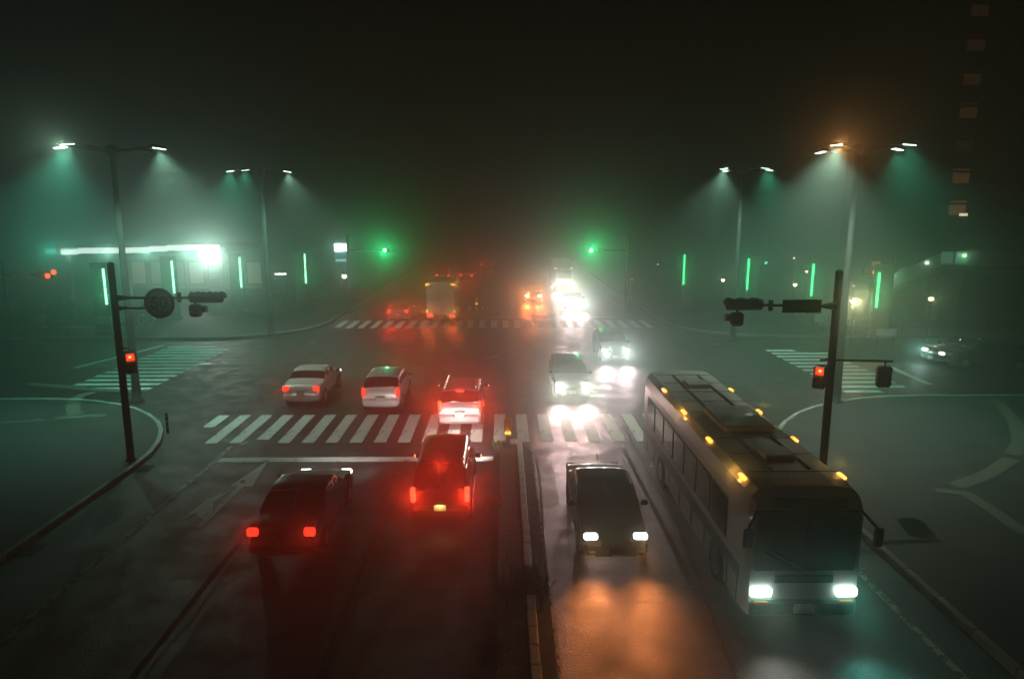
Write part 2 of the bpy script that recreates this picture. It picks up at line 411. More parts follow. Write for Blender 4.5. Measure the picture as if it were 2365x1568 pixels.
for s in (-.55, 0, .55): MB().box((s, -.18, .3), (.22, .02, .3)).build('stripe', mat('white_reflector', (.7, .7, .65), .4), bx)

# weeds on the median
def tuft(x, y, n, r, h, label, z=.1):
    mb = MB()
    for i in range(n):
        a = random.uniform(0, 6.28); q = abs(random.gauss(0, .5)) * r; bx_, by = x + q * math.cos(a), y + q * math.sin(a) * 1.6
        hh = h * random.uniform(.3, 1); ln = Vector((random.uniform(-.6, .6), random.uniform(-.6, .6), 1)) * hh
        wv = Vector((random.uniform(-1, 1), random.uniform(-1, 1), 0)).normalized() * random.uniform(.008, .022)
        b0 = Vector((bx_, by, z)); mb.add([b0 - wv, b0 + wv, b0 + ln * .6 + wv, b0 + ln, b0 + ln * .6 - wv], [(0, 1, 2, 3, 4)])
    o = mb.build('weed_clump', LEAF); o['kind'] = 'stuff'; o['label'] = label; return o
tuft(.45, 14.35, 420, .5, .5, 'dark clump of weeds breaking the white median kerb')
tuft(-.1, 24.0, 120, .3, .25, 'small pale weed tuft at tip of near median beside the bollard')
tuft(-.25, 19, 160, .25, .16, 'thin grass growing along left edge of brick median beside the minivan')
tuft(-.25, 12, 260, .3, .22, 'straggly grass along left edge of median nearest the camera')
# striped corner post
p = gp(388, 1000, .14); t = thing('marker_post', 'short striped marker post on the rounded left kerb corner', 'post', p)
MB().cyl((0, 0, 0), (0, 0, .8), .05, n=12).build('post', BLACKP, t)
for k in (.25, .45, .65): MB().cyl((0, 0, k), (0, 0, k + .07), .054, n=12).build('reflective_band', mat('white_reflector', (.7, .7, .65), .4), t)

# ================================================================ HAZE
hz = MB().box((0, 0, 0), (330, 400, 44)).build('haze', None, None, (0, 130, 20)); hz['kind'] = 'stuff'
m = bpy.data.materials.new('haze_air'); m.use_nodes = True; t = m.node_tree; t.nodes.clear()
out = t.nodes.new('ShaderNodeOutputMaterial'); ad = t.nodes.new('ShaderNodeAddShader')      # fine droplets scatter widely, coarse ones forward: even density throughout
for k, (fr, an) in enumerate(((.55, .2), (.45, .93))):
    pv = t.nodes.new('ShaderNodeVolumePrincipled')
    pv.inputs['Density'].default_value = DENS * fr; pv.inputs['Anisotropy'].default_value = an; pv.inputs['Color'].default_value = (.64, 1, .88, 1)
    t.links.new(pv.outputs[0], ad.inputs[k])
t.links.new(ad.outputs[0], out.inputs['Volume']); hz.data.materials.append(m)

# ================================================================ STREET LAMPS
WARMW = (.72, 1.0, .8); TEAL = (.1, .95, .62)
def street_lamp(x, y, heads, label, hgt=11.1, S=1.0):
    t = thing('street_lamp', label, 'street lamp', (x, y, .1), group='tall street lamps around the junction')
    MB().lathe((0, 0, 0), [(.3, 0), (.3, .06), (.19, .1), (.19, .6), (.17, .9), (.1, hgt)], 18).build('pole', POLEM, t, smooth=True)
    MB().lathe((0, 0, hgt - .35), [(.2, 0), (.24, .05), (.24, .3), (.12, .4)], 14).build('collar', DARKM, t)
    for (dx, dy, dz, pw, col) in heads:
        d = Vector((dx, dy, 0)); l = d.length; u = d / l
        MB().cyl((0, 0, hgt - .2), u * (l - .2) + Vector((0, 0, hgt + dz)), .055, .04, n=10).build('arm', DARKM, t)
        rz = Matrix.Rotation(math.atan2(u.y, u.x), 3, 'Z') @ Matrix.Rotation(R(8), 3, 'Y')
        hd = MB().box(u * l + Vector((0, 0, hgt + dz)), (.62, .34, .13), rz, bev=.05).build('lamp_head', DARKM, t)
        if pw > 0:
            MB().box(u * l + Vector((0, 0, hgt + dz - .075)), (.46, .26, .03), rz, bev=.01).build('lens', emit('street_lens_%d' % int(pw), WARMW, 7 + pw / 500), hd)
            spot(t, u * l + Vector((0, 0, hgt + dz - .17)), (u.x * .22, u.y * .22, -1), pw * S * 1.25, col, 110, 1.0, .12)
            if pw in (8000, 2800): glow(t, u * l + Vector((0, -.3, hgt + dz - .17)), {8000: 3800, 2800: 2400}[pw], {8000: (1, .26, .08), 2800: (.9, 1, .8)}[pw], -.15, 84, r=.1)
        else:
            MB().box(u * l + Vector((0, 0, hgt + dz - .075)), (.46, .26, .03), rz, bev=.01).build('lens', BLACKP, hd)
A = gp(318, 932)
street_lamp(A.x, A.y, [(-2.0, -.2, 0, 3600, TEAL), (-.8, -1.7, 0, 2800, (.3, 1, .75)), (1.9, .2, 0, 5000, WARMW), (.6, 1.6, 0, 0, TEAL)],
            'tall thick street lamp standing behind the left signal pole')
B = gp(627, 776)
street_lamp(B.x, B.y, [(-1.9, -.3, 0, 3800, TEAL), (-.45, -1.6, 0, 2400, TEAL), (1.7, .2, 0, 4800, WARMW), (.3, 1.8, 0, 0, TEAL)],
            'second tall lamp from the left, farther off beyond the left zebra crossing')
D_ = gp(1930, 935)
street_lamp(D_.x, D_.y, [(-1.5, -1.2, 0, 8000, (.85, 1, .8)), (-.75, 1.8, -.05, 700, WARMW), (1.4, -1.3, 0, 1500, TEAL), (2.1, .8, 0, 2000, TEAL)],
            'tall lamp with one very bright head, behind the right signal pole')
C_ = gp(1692, 790)
street_lamp(C_.x, C_.y, [(-1.45, -.8, 0, 5000, WARMW), (-.5, 1.8, 0, 400, TEAL), (.95, -1.3, 0, 1900, TEAL), (1.95, .7, 0, 1900, TEAL)],
            'distant tall lamp on the right, left of the brightest lamp')

# ================================================================ SIGNAL POLES
def signal_head(parent, c, facing, lit=None, name='signal_head', strength=30):
    """horizontal three-lens signal; facing +1 shows its lenses to +y, -1 to -y"""
    s = facing
    h = MB().box((0, 0, 0), (1.15, .16, .34), bev=.07)
    h.cyl((-.5, -s * .06, 0), (.5, -s * .06, 0), .12, n=12)
    ho = h.build(name, BLACKP, parent, c)
    for k in (-.38, 0, .38):
        v = MB(); n = 14
        for i in range(n):
            a0 = -.3 + (math.pi + .6) * i / n; a1 = -.3 + (math.pi + .6) * (i + 1) / n
            q = [Vector((k + rr * math.cos(a), s * yy, rr * math.sin(a))) for a in (a0, a1) for rr, yy in ((.165, .07), (.165, .36))]
            v.add([q[0], q[1], q[3], q[2]], [(0, 1, 2, 3)])
        v.build('visor', BLACKP, ho)
        lens = MB().cyl((k, s * .081, 0), (k, s * .1, 0), .145, n=18)
        if lit and abs(lit[0] - k) < .05: lens.build('lens', lit[1], ho)
        else: lens.build('lens', mat('dark_lens', (.03, .025, .02), .25), ho)
    for k in (-.45, -.25, -.05, .15, .35): MB().box((k, -s * .05, .18), (.05, .06, .05)).build('hinge', BLACKP, ho)
    return ho
def small_box_signal(parent, c, s=1):
    b_ = MB().box((0, 0, 0), (.38, .3, .42), bev=.07).build('camera_housing', BLACKP, parent, c)
    MB().cyl((s * .12, .05, .04), (s * .34, .05, .04), .11, n=14).build('lens_hood', BLACKP, b_)
    MB().cyl((0, 0, .2), (0, 0, .38), .04, n=8).build('bracket', BLACKP, b_)
def ped_signal(parent, c, rz):
    h = MB().box((0, 0, 0), (.34, .2, .74), bev=.05).build('pedestrian_signal', BLACKP, parent, c, rz)
    for zz, red in ((.18, True), (-.18, False)):
        MB().box((0, -.105, zz), (.26, .02, .26)).build('lens', emit('red_man', (1, .08, .02), 2.2) if red else mat('dark_lens', (.03, .025, .02), .25), h)
        if red: MB().cyl((.0, -.118, zz), (0, -.122, zz), .045, n=12).build('lamp', emit('red_core', (1, .22, .08), 9), h)
        v = MB(); v.box((0, -.2, zz + .15), (.3, .2, .012)); v.box((-.15, -.2, zz), (.012, .2, .3)); v.box((.15, -.2, zz), (.012, .2, .3)); v.box((0, -.2, zz - .15), (.3, .2, .012)); v.build('visor', BLACKP, h)
    pt = point(h, (0, -.2, .18), 3, (1, .1, .03), .04)
    return h
def text_mesh(txt, size, name, m, parent, loc, rot):
    cu = bpy.data.curves.new(name, 'FONT'); cu.body = txt; cu.size = size; cu.align_x = 'CENTER'; cu.align_y = 'CENTER'; cu.extrude = .002; cu.offset = size * .03
    tmp = bpy.data.objects.new('tmp', cu); COL.objects.link(tmp); dg = bpy.context.evaluated_depsgraph_get()
    me = bpy.data.meshes.new_from_object(tmp.evaluated_get(dg)); bpy.data.objects.remove(tmp); me.materials.clear(); me.materials.append(m)
    o = link(name, me, parent, loc); o.rotation_euler = rot; return o
# left pole
P = gp(303, 1062, .14)
t = thing('signal_pole', 'black signal pole with round speed sign at the left corner', 'signal pole', (P.x, P.y, .1))
MB().lathe((0, 0, 0), [(.2, 0), (.2, .05), (.125, .1), (.105, 6.75), (.02, 6.8)], 18).build('pole', DARKM, t, smooth=True)
arm = MB().cyl((.08, 0, 5.62), (3.5, .0, 5.62), .045, n=10); arm.cyl((.08, 0, 5.28), (1.5, 0, 5.28), .035, n=8)
arm.cyl((.05, 0, 5.62), (.45, 0, 5.62), .12, .05, n=10); arm.cyl((.05, 0, 5.28), (.4, 0, 5.28), .1, .04, n=10); arm.cyl((2.12, 0, 5.48), (2.12, 0, 5.8), .07, n=10)
arm.build('arm', DARKM, t)
MB().cyl((1.5, -.06, 5.45), (1.5, -.09, 5.45), .5, n=40).build('speed_sign', mat('sign_red', (.3, .03, .02), .5), t)
MB().cyl((1.5, -.09, 5.45), (1.5, -.094, 5.45), .4, n=40).build('sign_face', mat('sign_white', (.6, .6, .58), .5), t)
text_mesh('50', .55, 'sign_number', mat('sign_blue', (.02, .05, .3), .5), t, (1.5, -.098, 5.45), (R(90), 0, 0))
signal_head(t, (2.98, .05, 5.62), 1); small_box_signal(t, (2.62, .02, 5.2))
MB().cyl((.08, 0, 3.95), (.4, -.1, 3.95), .03, n=8).build('bracket', DARKM, t)
ped_signal(t, (.36, -.12, 3.5), R(38))
# right pole
P = gp(1897, 1108, .14)
t = thing('signal_pole', 'black signal pole with blank sign panel and hanging box at right corner', 'signal pole', (P.x, P.y, .1))
MB().lathe((0, 0, 0), [(.2, 0), (.2, .05), (.13, .1), (.11, 6.65), (.02, 6.7)], 18).build('pole', DARKM, t, smooth=True)
arm = MB().cyl((-.08, 0, 5.6), (-3.3, 0, 5.64), .045, n=10); arm.cyl((-.05, 0, 5.6), (-.5, 0, 5.6), .14, .05, n=10)
arm.cyl((-2.0, 0, 5.46), (-2.0, 0, 5.78), .07, n=10); arm.build('arm', DARKM, t)
MB().box((-1.08, -.06, 5.6), (1.18, .03, .4), bev=.01).build('sign_panel', BLACKP, t)
signal_head(t, (-2.78, .05, 5.64), 1); small_box_signal(t, (-3.0, .02, 5.2), -1)
MB().cyl((.08, 0, 3.93), (1.95, .1, 3.86), .04, n=10).build('side_arm', DARKM, t)
MB().cyl((1.72, .09, 3.86), (1.72, .09, 3.7), .03, n=8).build('bracket', DARKM, t)
MB().box((1.72, .1, 3.38), (.46, .25, .68), bev=.07).build('pedestrian_signal', BLACKP, t)
MB().cyl((-.08, 0, 3.95), (-.4, -.1, 3.95), .03, n=8).build('bracket', DARKM, t)
ped_signal(t, (-.36, -.12, 3.45), R(-38))
# far green signals
GREEN = emit('green_lens', (.35, 1, .6), 26)
for (px, side, lab) in ((889, -1, 'distant traffic signal showing green, left of the far crossing'), (1365, 1, 'distant traffic signal showing green, right of the far crossing')):
    p = pd(px, 578, 58.5); bx_ = p.x + side * 3.1
    t = thing('traffic_signal', lab, 'traffic signal', (bx_, 58.5, 0))
    MB().lathe((0, 0, 0), [(.13, 0), (.1, 6.6)], 14).build('pole', DARKM, t, smooth=True)
    MB().cyl((0, 0, p.z), (-side * 3.1, 0, p.z), .045, n=8).build('arm', DARKM, t)
    h = signal_head(t, (p.x - bx_ + .38, -.05, p.z), -1, (-.38, GREEN))
    glow(t, (p.x - bx_, -.3, p.z), 19000, (.01, 1, .3), 0, 46)
# side street red signals
def side_red(px, py, D, lab, plate):
    p = pd(px, py, D); side = -1 if px < 1182 else 1
    t = thing('traffic_signal', lab, 'traffic signal', (p.x - (3.2 if side < 0 else -1.2), D, 0))
    lx = 3.2 if side < 0 else -1.2
    MB().lathe((0, 0, 0), [(.13, 0), (.1, p.z + 1)], 14).build('pole', DARKM, t, smooth=True)
    MB().cyl((0, 0, p.z), (lx, 0, p.z), .045, n=8).build('arm', DARKM, t)
    h = MB().box((lx - .4, 0, p.z), (1.1, .3, .42), bev=.08).build('signal_head', BLACKP, t)
    for dx, dz in ((-.12, -.05), (.32, .2)):
        MB().cyl((lx + dx, -.17, p.z + dz), (lx + dx, -.2, p.z + dz), .17, n=16).build('lens', emit('side_red', (1, .09, .02), 6), h)
    q = pd(plate[0], plate[1], D); MB().box((q.x - t.location.x, -.05, q.z), (plate[2], .04, plate[3])).build('name_plate', mat('plate_white', (.75, .78, .75), .5), t)
    point(t, (lx, -.5, p.z), 40, (1, .12, .04), .05)
side_red(118, 635, 47, 'side street signal showing red at the far left edge', (48, 637, 1.2, .65))
side_red(2022, 627, 47, 'side street signal showing red above the rightmost green light pillar', (2022, 609, .6, .3))

# ================================================================ GREEN LIGHT PILLARS
LED = emit('led_green', (.08, 1, .33), 5.5); LEDW = emit('led_pale_green', (.4, 1, .6), 7)
where = ['leftmost, just left of the signal pole', 'second from the left, behind the speed sign arm', 'third from the left, under the end of the bright canopy',
         'fourth from the left, right of the second street lamp', 'first one right of the far green signal', 'second from the centre on the right side',
         'third on the right, above the blank sign panel', 'rightmost, under the red side signal']
for i, (px, y0, y1) in enumerate([(247, 622, 706), (403, 604, 680), (558, 596, 667), (707, 588, 657), (1578, 590, 661), (1725, 600, 673), (1873, 613, 689), (2023, 633, 716)]):
    ang = lambda y: R(10.5) + math.atan((y - CY) / F)
    D = (H - 2.15) / math.tan(ang(y1)); p = pd(px, y1, D); ztop = H - D * math.tan(ang(y0))
    t = thing('light_pillar', 'grey pillar with a glowing green tube, ' + where[i], 'light pillar', (p.x, D, .1), group='green light pillars around the junction')
    s = -1 if px < 1182 else 1
    MB().box((s * .45, .35, 2.5), (1.1, .4, 5.0), bev=.03).build('column', mat('pillar_panel', (.07, .08, .075), .6), t)
    MB().box((s * .45, .35, .2), (1.3, .6, .3), bev=.03).build('plinth', CONC, t)
    zm = (ztop + 2.15) / 2; hh = (ztop - 2.15)
    for k in (0, 1):
        z0 = 2.15 + k * hh / 2
        MB().cyl((0, 0, z0 + .03), (0, 0, z0 + hh / 2 - .03), .075, n=12).build('light_tube', LEDW if px < 800 else LED, t)
    MB().box((0, .1, zm), (.12, .1, hh + .2)).build('tube_holder', DARKM, t)
    for k in (.25, .75): spot(t, (0, -.1, 2.15 + hh * k), (0, -1, 0), 80, (.03, 1, .36), 120, .7, .08)

# ================================================================ LAMPS ON POSTS
def post_lamp(px, py, D, lab, pw, col, r=.14, s=10, hgt=None):
    p = pd(px, py, D)
    t = thing('park_lamp', lab, 'lamp', (p.x, D, .1), group='small lamps on posts in the plaza and pavement')
    MB().lathe((0, 0, 0), [(.08, 0), (.045, .2), (.035, p.z - .1 - r)], 10).build('post', DARKM, t)
    MB().sphere((0, 0, p.z - .1), r, 14).build('globe', emit('globe_%d_%d' % (int(s), int(col[2] * 100)), col, s), t, smooth=True)
    MB().lathe((0, 0, p.z - .1 + r * .7), [(r * 1.1, 0), (r * .4, .1), (.02, .14)], 12).build('cap', DARKM, t)
    glow(t, (0, -r - .08, p.z - .1), pw * 7, col, .05, 120); point(t, (0, -r - .12, p.z - .1), pw * .25, col, .08)
W1 = (1, .78, .52)
post_lamp(1670, 647, 56, 'warm globe lamp between the first two green pillars on the right', 60, W1)
post_lamp(1836, 658, 52, 'warm globe lamp lower left of the third right hand pillar', 60, W1)
post_lamp(1863, 627, 66, 'small warm globe lamp just left of the third right hand pillar', 40, W1, .13, 6)
post_lamp(1834, 596, 72, 'faint high warm lamp above the others between second and third right pillars', 25, W1, .12, 4)
post_lamp(1972, 697, 42, 'brightest globe lamp with orange halo just right of the right signal pole', 1400, (1, .62, .36), .17, 14)
post_lamp(1972, 660, 62, 'tiny pale lamp above the brightest globe lamp', 15, W1, .1, 5)
post_lamp(2150, 690, 44, 'lone warm globe lamp in the dark area near the tower', 70, (1, .75, .42), .14, 18)
post_lamp(795, 638, 60, 'white globe lamp under the shop pole sign', 110, (1, .92, .8), .2, 14)
post_lamp(1769, 607, 75, 'faint teal lamp far off between right hand pillars', 20, (.2, 1, .9), .14, 4)
post_lamp(1058 + 401, 645, 70, 'tiny red lamp in the dark right of the far green signal', 6, (1, .2, .08), .09, 4)
post_lamp(1519, 611, 85, 'tiny white lamp right of the far green signal', 8, (1, .95, .8), .08, 5)

# ================================================================ SHOP WITH LIT CANOPY (left)
D = 66
c0 = pd(145, 582, D); c1 = pd(510, 570, D); zt = 4.9
t = thing('petrol_station', 'low building at left with a blazing white lit canopy edge', 'building', (0, 0, 0))
xa, xb = c0.x, c1.x
MB().box(((xa + xb) / 2, D + 5, zt + .05), (xb - xa + 1, 10.4, .5)).build('canopy', mat('canopy_grey', (.35, .36, .35), .6), t)
LW = emit('fascia_light', (.85, 1, .92), 3.6)
n = 9
for i in range(n):
    x0 = xa + (xb - xa) * i / n; x1 = xa + (xb - xa) * (i + 1) / n; zc = c0.z + (c1.z - c0.z) * (i + .5) / n
    MB().box(((x0 + x1) / 2, D - .28, zc + .05 * math.sin(i * 1.3)), (x1 - x0 - .03, .08, .5), bev=.02).build('fascia_panel', LW, t)
e0 = pd(88, 582, D); MB().box(((e0.x + xa) / 2, D + 1.0, c0.z), (xa - e0.x - .1, .08, .45)).build('side_fascia', emit('fascia_teal', (.2, .9, .75), .9), t)
MB().box((xb - .7, D - .5, zt - .5), (1.5, .25, 1.4), bev=.05).build('floodlight', emit('flood', (1, .98, .92), 9), t)
for x in (xa + .2, xa + 5.5, xb - 5, xb - .3): MB().box((x, D + .4, 2.3), (.3, .3, 4.6), bev=.02).build('column', mat('white_column', (.65, .66, .64), .5), t)
MB().box(((xa + xb) / 2, D + 10.4, 2.2), (xb - xa, .3, 4.4)).build('wall', mat('shop_wall', (.55, .55, .5), .7, var=.2, scale=1), t)
for k in range(7):
    x = xa + 1.6 + k * 2.1; f = MB().box((x, D + 10.2, 1.9), (1.7, .08, 2.6)).build('window', DARKM, t)
    MB().box((x, D + 10.14, 1.9), (1.5, .03, 2.4)).build('pane', emit('shop_light_%d' % (k % 3), ((1, .9, .7), (.9, 1, .85), (1, .85, .75))[k % 3], (.4, .25, .16)[k % 3]), f)
for k in range(3):
    MB().box((xa + 3.5 + k * 4.4, D + 4, 1.0), (.9, .6, 1.8), bev=.08).build('fuel_pump', mat('pump_white', (.6, .6, .58), .5), t)
for fx, pw in ((.06, 350), (.3, 500), (.55, 500), (.8, 500)): glow(t, (xa + (xb - xa) * fx, D - .5, c0.z - .1), pw * 16, (.6, 1, .84), .03, 84, r=.3)
glow(t, (xb - .7, D - .8, zt - .5), 70000, (1, .98, .9), .02, 84, r=.35)
glow(t, (e0.x + 1.2, D - .2, c0.z), 4000, (.02, 1, .72), .1, 110, r=.4)
for fx in (.2, .5, .8): spot(t, (xa + (xb - xa) * fx, D + 5, zt - .3), (0, 0, -1), 700, (.9, 1, .9), 150, .6, .3)
# lit pole sign
D = 68; p = pd(787, 572, D)
t = thing('pole_sign', 'tall roadside sign with white panel and blue lettering rows', 'sign', (p.x, D, 0))
MB().cyl((0, .15, 0), (0, .15, p.z + .4), .12, n=12).build('pole', DARKM, t)
MB().box((0, 0, p.z - .55), (1.35, .2, 2.1), bev=.03).build('sign_box', mat('sign_box', (.2, .22, .25), .5), t)
MB().box((0, -.12, p.z + .02), (1.2, .04, .75)).build('white_panel', emit('sign_white_lit', (.95, 1, .97), 9), t)
for k, (py, xs_) in enumerate(((583, (-.35, -.05, .25)), (602, (-.4, -.15, .1, .35)))):
    q = pd(787, py, D)
    for i, dx in enumerate(xs_): MB().box((dx, -.115, q.z + .05), (.19, .03, .17)).build('letter', emit('sign_cyan', (.45, .85, 1), 3.2), t)
    MB().box((0, -.11, q.z - .14), (1.15, .02, .1)).build('blue_band', emit('sign_blue_lit', (.05, .4, .75), 1.2), t)
glow(t, (0, -.3, p.z), 4000, (.75, 1, .93), .05, 100, r=.3)
q = pd(648, 633, 66); t = thing('strip_light', 'short horizontal white strip light on a frame right of the canopy', 'lamp', (q.x, 66, 0))
for s in (-.55, .55): MB().cyl((s, .05, 0), (s, .05, q.z), .04, n=8).build('leg', DARKM, t)
MB().box((0, 0, q.z), (1.1, .1, .14), bev=.02).build('tube', emit('strip_white', (.95, 1, .85), 9), t); point(t, (0, -.3, q.z), 60, (.9, 1, .85), .2)
q = pd(707, 561, 80); 
# ---- shrubs and screens on the plaza (left hump, barrier plates)
def hedge(px, py, D, lx, ly, h, lab, n=2600):
    p = pd(px, py, D); mb = MB(); core = MB()
    def bump(a, b_): return h * (.62 + .38 * math.sin(a * 2.1 + D) * math.cos(b_ * 1.3)) * max(.15, (1 - (a / (lx / 2)) ** 4)) ** .5
    for i in range(n):
        x = random.uniform(-lx / 2, lx / 2); y = random.uniform(-ly / 2, ly / 2); z = bump(x, y) * random.uniform(.35, 1.03)
        c_ = Vector((x, y, z)); u = Vector((random.gauss(0, 1), random.gauss(0, 1), random.gauss(0, 1))).normalized() * random.uniform(.05, .13)
        v = u.orthogonal().normalized() * random.uniform(.03, .07); mb.add([c_ - u, c_ + v, c_ + u, c_ - v], [(0, 1, 2, 3)])
    t = thing('shrub', lab, 'shrub', (p.x, D, .12), group='low shrubs around the plaza')
    mb.build('foliage', LEAF, t)
    for i in range(6):
        x = (i - 2.5) * lx / 7; MB().cyl((x, 0, 0), (x + random.uniform(-.2, .2), 0, h * .7), .05, .02, n=6).build('stem', mat('bark', (.06, .045, .03), .9), t)
hedge(205, 740, 49.5, 9, 3.5, 2.6, 'broad dark rounded shrub mass below the leftmost green pillar')
hedge(610, 740, 56, 8, 3, 2.3, 'dark shrub mass behind the second street lamp')
hedge(40, 760, 50, 6, 3, 2.0, 'dark shrub at the far left edge under the plate sign')
hedge(770, 680, 66, 6, 2.5, 1.8, 'low shrub right of the fourth green pillar')
hedge(1640, 700, 58, 8, 2.5, 1.2, 'low dark shrub between the right hand green pillars')
hedge(1930, 735, 50, 8, 2.5, 1.1, 'low shrub behind the right plaza barriers')
def barrier(px, py, D, wd, lab, hgt=.5, z=None):
    p = pd(px, py, D); t = thing('barrier_panel', lab, 'barrier', (p.x, D, .1), group='pale barrier panels')
    MB().box((0, 0, p.z - .1), (wd, .05, hgt), bev=.01).build('panel', mat('plate_white', (.75, .78, .75), .5), t)
    for s in (-1, 1): MB().cyl((s * wd * .45, .05, 0), (s * wd * .45, .05, p.z), .03, n=8).build('leg', DARKM, t)
barrier(95, 742, 48, .7, 'small pale panel below the far left red signal', .9)
barrier(238, 740, 47, 1.1, 'pale panel left of the left signal pole', .5)
barrier(285, 735, 48.5, .8, 'narrow pale panel just left of the tall lamp pole', .6)
barrier(1893, 735, 47, .7, 'left pale panel right under the blank sign panel', .55)
barrier(1957, 746, 46, 1.0, 'middle pale panel just right of the right signal pole', .45)
barrier(2048, 768, 42, 1.2, 'right pale panel nearest the dark car', .45)
# railings along the side street far kerb
def railing(x0, x1, y, lab):
    t = thing('guard_rail', lab, 'railing', ((x0 + x1) / 2, y, .12)); L_ = x1 - x0
    for z in (.45, .8): MB().cyl((-L_ / 2, 0, z), (L_ / 2, 0, z), .03, n=8).build('rail', POLEM, t)
    n = int(L_ / 2)
    for i in range(n + 1): MB().cyl((-L_ / 2 + L_ * i / n, 0, 0), (-L_ / 2 + L_ * i / n, 0, .85), .035, n=8).build('post', POLEM, t)
railing(-60, -26, 47.2, 'low metal guard rail along the far kerb of the left side street')
railing(24, 60, 47.2, 'low metal guard rail along the far kerb of the right side street')

# ================================================================ TOWER AND FOOTBRIDGE (right)
D = 68; q0 = pd(2200, 500, D)
bx0 = q0.x - 1.2
t = thing('tower_block', 'dark tall residential tower at the right edge with one column of dim windows', 'building', (bx0, D, 0))
WALL = mat('tower_wall', (.1, .1, .1), .85, var=.2, scale=.4)
MB().box((14, 10, 19), (28, 20, 38)).build('wall', WALL, t)
for k in range(12):
    MB().box((14, -.35, 3.2 + k * 3.03), (28, .7, .22)).build('balcony_slab', WALL, t)
dim = [.02, .03, .035, .03, .05, .09, .14, .12, .1]
for k in range(11):
    z = 1.6 + k * 3.03
    for j in range(7):
        wx = 1.5 + j * 3.7
        f = MB().box((wx, -.06, z + 1.2), (1.75, .12, 1.5)).build('window', DARKM, t)
        g_ = 0 if j else {4: .02, 3: .1, 2: .16, 5: .05, 6: .035, 7: .03, 8: .03, 9: .04, 10: .03}.get(k, 0)
        for s in (-.42, .42):
            MB().box((wx + s, -.13, z + 1.2), (.78, .03, 1.36)).build('pane', emit('room_%d' % int(g_ * 1000), (1, .42, .2), g_ * 1.8) if g_ else GLASS, f)
q = pd(2223, 496, D); MB().box((q.x - bx0, -.16, q.z), (.8, .05, .25)).build('ceiling_light', emit('room_lamp', (1, .85, .55), 4), t)
# footbridge with stair
D = 52; p0 = pd(2057, 645, D); p1 = pd(2130, 612, D); p2 = pd(2175, 592, D); p3 = pd(2235, 588, D)
t = thing('footbridge', 'covered pedestrian bridge with sloping stair descending left in front of the tower', 'footbridge', (0, 0, 0))
RAILM = mat('bridge_panel', (.3, .33, .31), .6)
def beam(a, b_, wd, hg, name, m, dy=0, dz=0):
    d = b_ - a; mid = (a + b_) / 2 + Vector((0, dy, dz)); rt = Matrix.Rotation(-math.atan2(d.z, d.x), 3, 'Y')
    return MB().box(mid, (d.length, wd, hg), rt, bev=.02).build(name, m, t)
pl = [p0 + (p0 - p1) * .15, p2, p3, p3 + Vector((9, 0, 0))]
pl[2].z = pl[1].z; pl[3].z = pl[1].z
for i in range(3):
    a_, b__ = pl[i], pl[i + 1]
    beam(a_, b__, 2.4, .35, 'deck', WALL, 1.2, -.9); beam(a_, b__, .06, 1.0, 'parapet', RAILM, 0, -.2); beam(a_, b__, .06, 1.0, 'parapet', RAILM, 2.4, -.2)
    beam(a_, b__, .09, .08, 'handrail', POLEM, 0, .38)
for x in (pl[1].x + .4, pl[2].x + .5, pl[3].x - .5): MB().box((x, D + 1.2, (pl[1].z - 1) / 2), (.5, .9, pl[1].z - 1), bev=.03).build('pier', WALL, t)
n = 22
for i in range(n):
    k = (i + .5) / n; v = pl[0].lerp(pl[1], k); MB().box((v.x, D + 1.2, v.z - .68), ((pl[1].x - pl[0].x) / n * .98, 2.2, .16)).build('step', CONC, t)
for (px, py, s, pw) in ((2057, 638, 9, 60), (2139, 607, 4, 15), (2225, 590, 3, 40)):
    q = pd(px, py, D); MB().box((q.x, D - .1, q.z), (.3, .12, .26), bev=.03).build('lamp', emit('bridge_lamp_%d' % s, (.8, 1, .72), s), t)
    point(t, (q.x, D - .5, q.z), pw, (.5, 1, .62), .1)
for dx in (0, 1.1): MB().box((pl[2].x - 1.6 + dx, D - .05, pl[1].z - .1), (.9, .05, .9)).build('lit_panel', emit('lit_panel', (.3, .8, .5), .35), t)

# ================================================================ VEHICLES
PROF = {
    'van':   [(-.5, .62, .9, .62), (-.497, .95, .97, .95), (-.49, .98, .98, 1.02), (-.45, 1.0, 1.0, 'H-.10'), (-.43, 1.0, 1.0, 'H'), (.05, 1.0, 1.0, 'H+.02'), (.17, 1.0, 1.0, 'H-.02'), (.34, 1.0, 1.0, 1.12), (.36, 1.0, .99, 1.06), (.47, .95, .95, .9), (.5, .7, .88, .7)],
    'wagon': [(-.5, .6, .9, .6), (-.495, .92, .96, .92), (-.48, .98, .98, 1.0), (-.41, 1.0, 1.0, 'H-.10'), (-.385, 1.0, 1.0, 'H-.02'), (-.1, 1.0, 1.0, 'H'), (.08, 1.0, 1.0, 'H-.03'), (.25, 1.0, 1.0, 1.02), (.27, .98, .98, .99), (.45, .88, .95, .88), (.5, .66, .86, .66)],
    'sedan': [(-.5, .6, .88, .6), (-.495, .88, .95, .88), (-.48, .97, .97, .97), (-.33, .99, 1.0, 1.0), (-.31, 1.0, 1.0, 1.03), (-.17, 1.0, 1.0, 'H-.06'), (-.13, 1.0, 1.0, 'H'), (.05, 1.0, 1.0, 'H-.01'), (.22, .98, 1.0, .98), (.24, .96, .98, .95), (.45, .84, .95, .84), (.5, .62, .86, .62)],
    'hatch': [(-.5, .6, .9, .6), (-.495, .9, .96, .9), (-.47, .97, .98, 1.0), (-.38, 1.0, 1.0, 'H-.09'), (-.35, 1.0, 1.0, 'H-.02'), (-.08, 1.0, 1.0, 'H'), (.1, 1.0, 1.0, 'H-.03'), (.29, 1.0, 1.0, 1.02), (.31, .98, .98, .98), (.46, .85, .95, .85), (.5, .64, .86, .64)],
}
